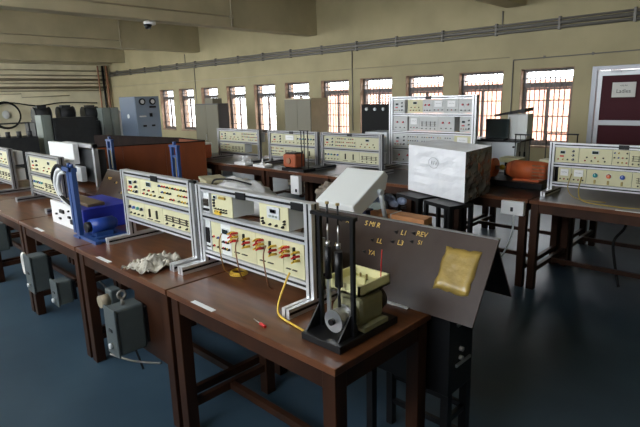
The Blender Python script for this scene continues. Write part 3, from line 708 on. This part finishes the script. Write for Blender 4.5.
t = thing('orange_box', 'small orange box with pale lid at the left end of the rear tables', 'box', (-6.80, 4.20, .76))
MB().box(0, .23, 0, .2, 0, .20, orange).build('box_body', t, bev=.006); MB().box(-.005, .235, -.005, .205, .20, .225, paperm).build('lid', t)

# ------------------------------------------------------------------ things under the front tables
def switch_box(loc, W, D, H, label, round_=False):
    t = thing('switch_box', label, 'switch box', loc); MB().box(0, W, 0, D, 0, H, green_grey).build('box_body', t, bev=.012)
    MB().box(-.006, W + .006, -.012, .0, -.006, H + .006, green_grey).build('cover', t, bev=.004)
    MB().cyl((W * .5, -.012, H * .2), (W * .5, -.03, H * .2), .014, greyp, 10).build('knob', t)
    MB().box(W * .35, W * .65, -.016, -.012, H * .5, H * .56, black).build('nameplate', t)
    MB().box(0.0, W, D, D + .02, H * .1, H * .9, black).build('bracket', t)
    return t
switch_box((-2.51, .965, .35), .12, .15, .25, 'grey green cast switch box under the table with the cloth')
m = MB().ring((-2.45, 1.03, .655), .020, .007, pipeg, 'x').cyl((-2.45, 1.03, .602), (-2.45, 1.03, .634), .010, pipeg, 10); tag(m.build('cable_gland'), 'grey ring shaped gland on top of the grey green switch box', 'gland')
t = thing('round_socket', 'small grey green socket box left of the larger switch box', 'socket', (-2.70, 1.06, .55)); MB().cyl((0, 0, 0), (0, -.05, 0), .035, pipel, 18).build('socket_body', t); MB().box(-.04, .04, .0, .06, -.06, .06, green_grey).build('back_box', t, bev=.008)
switch_box((-3.90, .99, .33), .13, .11, .26, 'grey cast switch box under the table with the blue control box')
switch_box((-3.50, 1.02, .33), .11, .09, .16, 'smaller grey switch box right of the taller one under the blue control box')
t = thing('cable_reel', 'cream oval hank of cord left of the grey switch boxes', 'cord', (-4.13, 1.04, .46)); m = MB(); m.tube([(.03 * math.cos(a) * 1, 0, .075 * math.sin(a)) for a in [2 * math.pi * k / 12 for k in range(13)]], .014, paperm); m.build('cord_loop', t)
switch_box((-4.95, 1.0, .42), .16, .12, .24, 'dark switch box with white knob under the table at the left edge')
MB_panel = MB().box(-2.52, -2.16, 1.13, 1.16, .30, .655, wood); tag(MB_panel.build('modesty_panel'), 'brown panel hanging under the table with the cloth', 'panel')
tag(MB().tube([(-2.62, 1.0, .27), (-2.45, 1.05, .27), (-2.28, 1.12, .29)], .006, pipeg).build('conduit_pipe'), 'thin grey conduit below the grey green switch box', 'pipe')
tag(MB().tube([(-2.9, 1.1, .60), (-2.75, 1.12, .50), (-2.45, 1.1, .20)], .006, blackm).build('loose_cable'), 'thin black cable beneath the table with the cloth', 'cable')

# ------------------------------------------------------------------ wrapped box on stools
A, B, C, D = Vector((-2.62, 3.86, .765)), Vector((-1.925, 3.62, .765)), Vector((-1.97, 4.16, .765)), Vector((-2.66, 4.40, .765))
b = bmesh.new(); N = 14
def quad(P00, P10, P11, P01, mi, amp, nrm, seed):
    V = {}
    for i in range(N + 1):
        for j in range(N + 1):
            u, v = i / N, j / N; p = P00.lerp(P10, u).lerp(P01.lerp(P11, u), v)
            e = min(u, 1 - u, v, 1 - v)
            p = p + nrm * (amp * noise.noise(Vector((u * 6 + seed, v * 7, seed))) * min(1, e * 8))
            V[i, j] = b.verts.new(p)
    for i in range(N):
        for j in range(N): f = b.faces.new((V[i, j], V[i + 1, j], V[i + 1, j + 1], V[i, j + 1])); f.material_index = mi
up = Vector((0, 0, .405)); 
A2, B2, C2, D2 = A + up + Vector((0, 0, .01)), B + up, C + up, D + up + Vector((0, 0, .01))
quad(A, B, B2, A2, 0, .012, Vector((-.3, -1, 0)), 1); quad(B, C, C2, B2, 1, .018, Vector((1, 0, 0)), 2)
quad(C, D, D2, C2, 0, .01, Vector((0, 1, 0)), 3); quad(D, A, A2, D2, 0, .01, Vector((-1, 0, 0)), 4); quad(A2, B2, C2, D2, 0, .008, Vector((0, 0, 1)), 5); quad(A, D, C, B, 0, 0, Vector((0, 0, 1)), 6)
bmesh.ops.remove_doubles(b, verts=b.verts, dist=.0008); bmesh.ops.recalc_face_normals(b, faces=b.faces)
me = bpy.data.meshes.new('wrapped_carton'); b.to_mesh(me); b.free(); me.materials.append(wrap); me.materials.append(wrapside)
t = thing('wrapped_carton', 'big carton shrink wrapped in white plastic in the aisle by the rear tables', 'carton', (0, 0, 0))
o = bpy.data.objects.new('wrapping', me); COL.objects.link(o); o.parent = t
mk = mat('faint_grey_print', (.42, .42, .44), .5)
fd = (B - A).normalized(); ez = Vector((0, 0, 1)); fn = fd.cross(ez)   # outward
pr = bpy.data.objects.new('printed_emblem', None)
c0 = A.lerp(B, .50) + Vector((0, 0, .285)) + Vector((fd.y, -fd.x, 0)) * .016
m = MB(); P = [c0 + fd * (.062 * math.cos(a)) + ez * (.045 * math.sin(a)) for a in [2 * math.pi * k / 20 for k in range(21)]]; m.tube(P, .0022, mk, sub=1)
for k in range(3): m.bar(c0 + fd * (-.03 + .03 * k) - ez * .015, c0 + fd * (-.02 + .03 * k) + ez * .015, .006, .003, mk); m.bar(c0 + fd * (-.03 + .03 * k), c0 + fd * (-.012 + .03 * k), .004, .003, mk)
m.build('printed_emblem', t)
bpy.data.objects.remove(pr)
def stool(x, y, label, h=.755, w0=.32, d0=.34):
    t = thing('stool', label, 'stool', (x, y, 0), R(-19)); MB().box(0, w0, 0, d0, h - .03, h, black).build('seat', t)
    for a in (0, w0 - .03):
        for c in (0, d0 - .03): MB().box(a, a + .03, c, c + .03, 0, h - .03, black).build('leg', t)
    for c in (.005, d0 - .025): MB().box(.03, w0 - .03, c, c + .02, .22, .245, black).build('rung', t)
    for a in (.005, w0 - .025): MB().box(a, a + .02, .03, d0 - .03, .30, .325, black).build('rung', t)
stool(-2.64, 3.70, 'black stool under the left side of the wrapped carton', d0=.25) ; stool(-2.27, 3.575, 'black stool under the right side of the wrapped carton', d0=.25)
# chairs stored beneath, grey curved backs
for k, x in enumerate((-3.10, -3.60)):
    t = thing('chair', ['black metal chair with grey back in the aisle left of the wrapped carton', 'black metal chair in the aisle behind the tilted grey instrument'][k], 'chair', (x, 3.35, 0))
    MB().box(0, .38, 0, .36, .40, .43, black).build('seat', t)
    for a in (.005, .35):
        for c in (.005, .33): MB().box(a, a + .025, c, c + .025, 0, .40, black).build('leg', t)
    for a in (.005, .35): MB().box(a, a + .025, .335, .355, .43, .72, black).build('back_post', t)
    MB().box(.03, .35, .34, .352, .52, .70, machine2).build('backrest', t)

# ------------------------------------------------------------------ rear table things
t = thing('coupled_motors', 'pair of orange red motors coupled on a black base behind the wrapped carton', 'motor set', (-2.40, 4.52, .76))
MB().box(0, .74, 0, .30, 0, .055, black).build('base_frame', t, bev=.004)
m = MB().cyl((.42, .15, .15), (.68, .15, .15), .085, orange, 24).cyl((.68, .15, .15), (.73, .15, .15), .085, orange, 24, .07)
for k in range(5): m.box(.62 + .0, .73, .06, .064, .08 + .03 * k, .09 + .03 * k, rust)
m.build('motor_body', t); MB().box(.44, .68, .07, .23, .055, .075, orange).build('motor_foot', t)
MB().cyl((.36, .15, .15), (.42, .15, .15), .06, orange, 20, .085).build('end_bell', t)
MB().cyl((.24, .15, .15), (.36, .15, .15), .018, steel, 10).build('shaft', t); MB().ball((.31, .13, .16), .026, yellow).build('coupling_guard', t)
MB().cyl((.0, .15, .15), (.20, .15, .15), .075, orange, 24).cyl((.20, .15, .15), (.235, .15, .15), .09, orange, 24).build('motor_body', t)
MB().box(.02, .20, .07, .23, .055, .08, orange).build('motor_foot', t)
for x in (-2.22, -1.83):
    tt = thing('terminal_board', 'flat cream terminal box above the %s orange motor' % ('left' if x < -2 else 'right'), 'terminal box', (x, 4.86, .76))
    MB().box(0, .20, 0, .16, .19, .225, cream).build('lid', tt, bev=.003); MB().box(-.01, .21, -.01, .17, .18, .19, cream).build('flange', tt); MB().box(.04, .16, .04, .12, 0, .18, black).build('pedestal', tt)
def rods(loc, W, H, label, bars=4):
    t = thing('rod_frame', label, 'frame', loc, group='thin black rod frames on the rear tables')
    for x in (0, W): MB().cyl((x, 0, .012), (x, 0, H), .006, black, 8).build('upright', t)
    MB().box(-.01, W + .01, -.008, .008, H, H + .014, black).build('crossbar', t); MB().box(-.04, W + .04, -.06, .06, 0, .012, black).build('base_plate', t)
    for k in range(1, bars - 1):
        x = W * k / (bars - 1); MB().cyl((x, 0, H * .55), (x, 0, H), .003, black, 6).cyl((x, 0, H * .3), (x, 0, H * .6), .010, black, 8).build('spring_balance', t)
    MB().cyl((W / 2, 0, .06), (W / 2, .05, .06), .04, black, 16).build('drum', t)
rods((-2.21, 5.2, .76), .15, .42, 'thin black rod frame right of the white control unit')
rods((-1.83, 5.12, .76), .22, .34, 'thin black rod frame left of the right hand rack')
rods((-1.98, 5.42, .76), .30, .42, 'larger black rod frame standing before the big barred window', 4)
t = thing('small_orange_motor', 'small orange motor with thin black rods on the rear table', 'motor', (-4.60, 4.07, .76))
MB().box(0, .38, 0, .20, 0, .035, black).build('base_plate', t); MB().box(.0, .22, .02, .19, .04, .20, mat('dull_red_orange', (.36, .085, .03), .45)).build('motor_body', t, bev=.02); MB().cyl((.11, .005, .12), (.11, .02, .12), .035, rust, 16).build('end_cap', t); MB().box(.03, .19, .04, .17, .20, .215, black).build('terminal_lid', t)
for x in (.25, .30, .36): MB().cyl((x, .1, .035), (x, .1, .47), .006, black, 8).build('rod', t)
MB().box(.23, .37, .09, .11, .47, .482, black).build('crossbar', t)
for x, lb in ((-5.46, 'white stand with a short stem in front of the leftmost rear rack'), (-5.06, 'white stand with a short stem nearer the small orange motor')):
    t = thing('white_stand', lb, 'stand', (x, 4.15, .76)); MB().box(-.12, .12, -.07, .07, 0, .035, mat('gloss_white', (.85, .85, .85), .3)).build('base', t, bev=.008); MB().cyl((0, 0, .035), (0, 0, .06), .045, white, 14, .02).cyl((0, 0, .05), (0, 0, .11), .010, white, 10).build('stem', t)
# white control unit with black lid, laptop, switchboard
t = thing('control_desk', 'white and grey electrical desk unit right of the tall rack', 'desk unit', (-2.84, 5.35, .76))
MB().box(0, .58, 0, .35, 0, .33, greyp).build('cabinet', t, bev=.004); MB().box(-.04, .62, -.02, .37, .33, .35, black).build('top_plate', t); MB().cyl((.55, -.012, .28), (.55, 0, .28), .012, black, 10).build('knob', t); MB().box(.30, .303, -.003, 0, .02, .31, ink).build('seam', t)
t = thing('laptop', 'open black laptop screen on the grey desk unit', 'laptop', (-2.65, 5.42, 1.111)); MB().hexa([(0, 0, 0), (.26, 0, 0), (.26, .012, 0), (0, .012, 0), (-.03, .05, .22), (.24, .05, .22), (.24, .06, .22), (-.03, .06, .22)], screen).build('screen', t); MB().box(0, .26, -.12, 0, 0, .012, black).build('keyboard', t)
t = thing('carton', 'open white carton with black flap on the grey desk unit', 'carton', (-2.44, 5.50, 1.111)); MB().box(0, .22, 0, .16, 0, .27, ltgrey).build('carton_body', t, bev=.004); MB().hexa([(-.14, -.04, .25), (.20, -.04, .29), (.20, .18, .30), (-.14, .18, .26), (-.14, -.04, .265), (.20, -.04, .33), (.20, .18, .34), (-.14, .18, .275)], black).build('lid', t)
t = thing('switchboard', 'black panel with four round white dials in front of the windows', 'panel', (-4.76, 5.80, 0))
MB().box(0, .70, 0, .12, .0, 1.50, blackm).build('board', t)
for k in range(4): MB().cyl((.10 + .15 * k, -.02, 1.43), (.10 + .15 * k, 0, 1.43), .022, greyp, 16).build('dial', t)
t = thing('grey_panel_unit', 'grey instrument unit left of the tall rack', 'instrument', (-4.05, 5.0, .76)); MB().box(0, .34, 0, .3, 0, .42, greyp).build('cabinet', t, bev=.004); MB().box(.04, .32, -.005, 0, .27, .38, beige).build('face_plate', t); MB().box(.05, .12, -.012, 0, .06, .1, black).build('switch', t); MB().box(.22, .34, -.012, -.006, .0, .17, black).build('handle', t)

# cupboards
def cupboard(x0, x1, y0, y1, h, mf, ms, label, nm='cupboard', cat='cupboard'):
    t = thing(nm, label, cat, (x0, y0, 0)); W = x1 - x0; D = y1 - y0
    MB().box(0, W, .02, D, 0, h, ms).build('carcass', t)
    MB().box(0.005, W / 2 - .003, 0, .02, .05, h - .02, mf).build('door', t); MB().box(W / 2 + .003, W - .005, 0, .02, .05, h - .02, mf).build('door', t)
    MB().box(W / 2 - .04, W / 2 - .02, -.015, 0, h * .5, h * .5 + .12, steel).build('handle', t)
    return t
cupboard(-7.09, -6.41, 6.4, 6.84, 1.605, oliveg, beige, 'beige steel cupboard standing before the windows behind the rear racks')
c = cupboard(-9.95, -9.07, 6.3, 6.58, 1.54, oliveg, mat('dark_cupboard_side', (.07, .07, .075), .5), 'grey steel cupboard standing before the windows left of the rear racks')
t = thing('small_box', 'small grey box lying on top of the grey steel cupboard', 'box', (-9.55, 6.31, 1.541)); MB().box(0, .30, 0, .24, 0, .11, oliveg).build('box_body', t, bev=.004)
t = thing('control_cubicle', 'blue grey control cubicle with two round gauges before the far windows', 'cubicle', (-11.78, 5.45, 0))
MB().box(0, .75, 0, .60, 0, 1.735, slate).build('cabinet', t, bev=.006)
fp = MB().box(.75, .765, .01, .59, .03, 1.72, slatef).build('front_door', t)
for y in (.17, .42): MB().cyl((.765, y, 1.62), (.79, y, 1.62), .075, black, 22).cyl((.79, y, 1.62), (.795, y, 1.62), .045, whitep, 22).build('gauge', fp)
MB().box(.765, .775, .08, .24, 1.28, 1.31, whitep).build('label_strip', fp); MB().box(.765, .785, .33, .39, 1.28, 1.36, black).build('handle', fp)
for y in (.15, .36): MB().box(.765, .775, y, y + .08, 1.06, 1.10, black).build('label_strip', fp)
MB().box(.765, .775, .34, .50, 1.48, 1.52, black).build('label_strip', fp)
MB().cyl((.4, -.01, 1.3), (.4, 0, 1.3), .05, whitep, 14).build('round_label', t)

# far left machinery
def cub(x0, x1, y0, y1, z0, z1, mm, label, nm='machine_cabinet', extra=None):
    t = thing(nm, label, 'machine', (x0, y0, z0)); MB().box(0, x1 - x0, 0, y1 - y0, 0, z1 - z0, mm).build('housing', t, bev=.01)
    MB().box(x1 - x0, x1 - x0 + .015, .04, y1 - y0 - .04, .06, z1 - z0 - .05, mm).build('cover', t)
    return t
cub(-12.0, -11.62, 3.66, 3.86, 0, 1.40, machine2, 'narrow grey end panel of the long dark machine cabinet'); cub(-12.0, -11.6, 3.88, 4.78, .0, 1.33, machine, 'long dark grey machine cabinet at far left')
cub(-13.4, -12.7, 3.85, 5.0, 0, 1.22, machine, 'dark machine cabinet behind the long dark one, under the rounded machines')
cub(-13.4, -12.7, 5.05, 5.34, 0, 1.20, machine, 'low dark machine cabinet beside the green grey cubicles')
t = thing('motor_generator', 'middle dark rounded machine on the far machine bank', 'machine', (-13.0, 4.66, 1.222)); MB().cyl((0, -.18, .17), (0, .18, .17), .155, machine, 16).build('casing', t); MB().box(-.15, .15, -.2, .2, 0, .05, machine).build('foot', t)
for k in range(2): MB().cyl((0, -.18 + .34 * k, .17), (0, -.16 + .34 * k, .17), .168, machine, 16).build('end_flange', t)
MB().box(-.08, .08, -.1, .1, .30, .37, machine).build('terminal_box', t)
for y, lb, z in ((4.12, 'leftmost dark rounded machine on the far machine bank', 1.222), (5.235, 'rightmost dark rounded machine beside the green grey cubicles', 1.202)):
    c = copyof(t); c.location = (-13.0, y, z); c['label'] = lb
cub(-12.9, -12.6, 5.36, 5.58, 0, 1.50, machine2, 'left green grey electrical cubicle beside the dark machines'); cub(-12.9, -12.6, 5.59, 5.79, 0, 1.50, machine2, 'right green grey electrical cubicle beside the dark machines')
t = thing('meter_board', 'pale meter board with coloured lamps left of the blue grey cubicle', 'board', (-12.75, 5.81, 0)); MB().box(0, .08, 0, .34, 0, 1.42, whitep).build('board', t)
for y, z, mm in ((.1, 1.32, red), (.2, 1.32, yellow), (.12, 1.15, bluel), (.22, 1.15, black), (.15, 1.02, black)): MB().cyl((.08, y, z), (.10, y, z), .03, mm, 10).build('lamp', t)
t = thing('low_machine', 'low dark machine with small knobs by the left edge of the photo', 'machine', (-12.2, 2.3, 0)); MB().box(0, .7, 0, 1.22, 0, .98, machine).build('housing', t, bev=.01)
for k in range(6): MB().cyl((.6, .1 + .2 * k, .98), (.6, .1 + .2 * k, 1.10), .045, machine, 10).build('terminal', t)
MB().box(.3, .34, .0, 1.2, 1.24, 1.27, machine).build('rail', t)
for y in (.02, .6, 1.17): MB().box(.3, .34, y, y + .03, .98, 1.24, machine).build('rail_post', t)
# small dome camera below beam
t = thing('ceiling_fitting', 'small black and white fitting hanging under the nearer beam', 'fitting', (-8.35, 4.55, 2.94)); MB().cyl((0, 0, -.0), (0, 0, -.05), .10, white, 16).build('mount', t); MB().cyl((-.02, -.03, -.05), (-.02, -.03, -.12), .07, black, 16, .04).build('dome', t)
# cables under right hand table
tag(MB().tube([(-1.05, 4.75, .66), (-1.02, 4.7, .5), (-1.10, 4.72, .35), (-1.05, 4.6, .2), (-.98, 4.5, .03)], .012, blackm).build('loose_cable'), 'black cable hanging beneath the right hand rear table', 'cable')

# ------------------------------------------------------------------ light
wd = bpy.data.worlds.new('world'); S.world = wd; wd.use_nodes = True
n = wd.node_tree; bg = n.nodes['Background']; bg.inputs['Color'].default_value = (.90, .95, 1.0, 1); bg.inputs['Strength'].default_value = 9.0
sl = bpy.data.lights.new('sun', 'SUN'); sl.energy = 8; sl.angle = R(2); sl.color = (1, .95, .88)
so = bpy.data.objects.new('sun', sl); COL.objects.link(so); so.rotation_euler = (R(24), 0, R(8))
S.view_settings.view_transform = 'Standard'; S.view_settings.look = 'None'; S.view_settings.gamma = 1; S.view_settings.use_curve_mapping = False
S.view_settings.exposure = 0.64
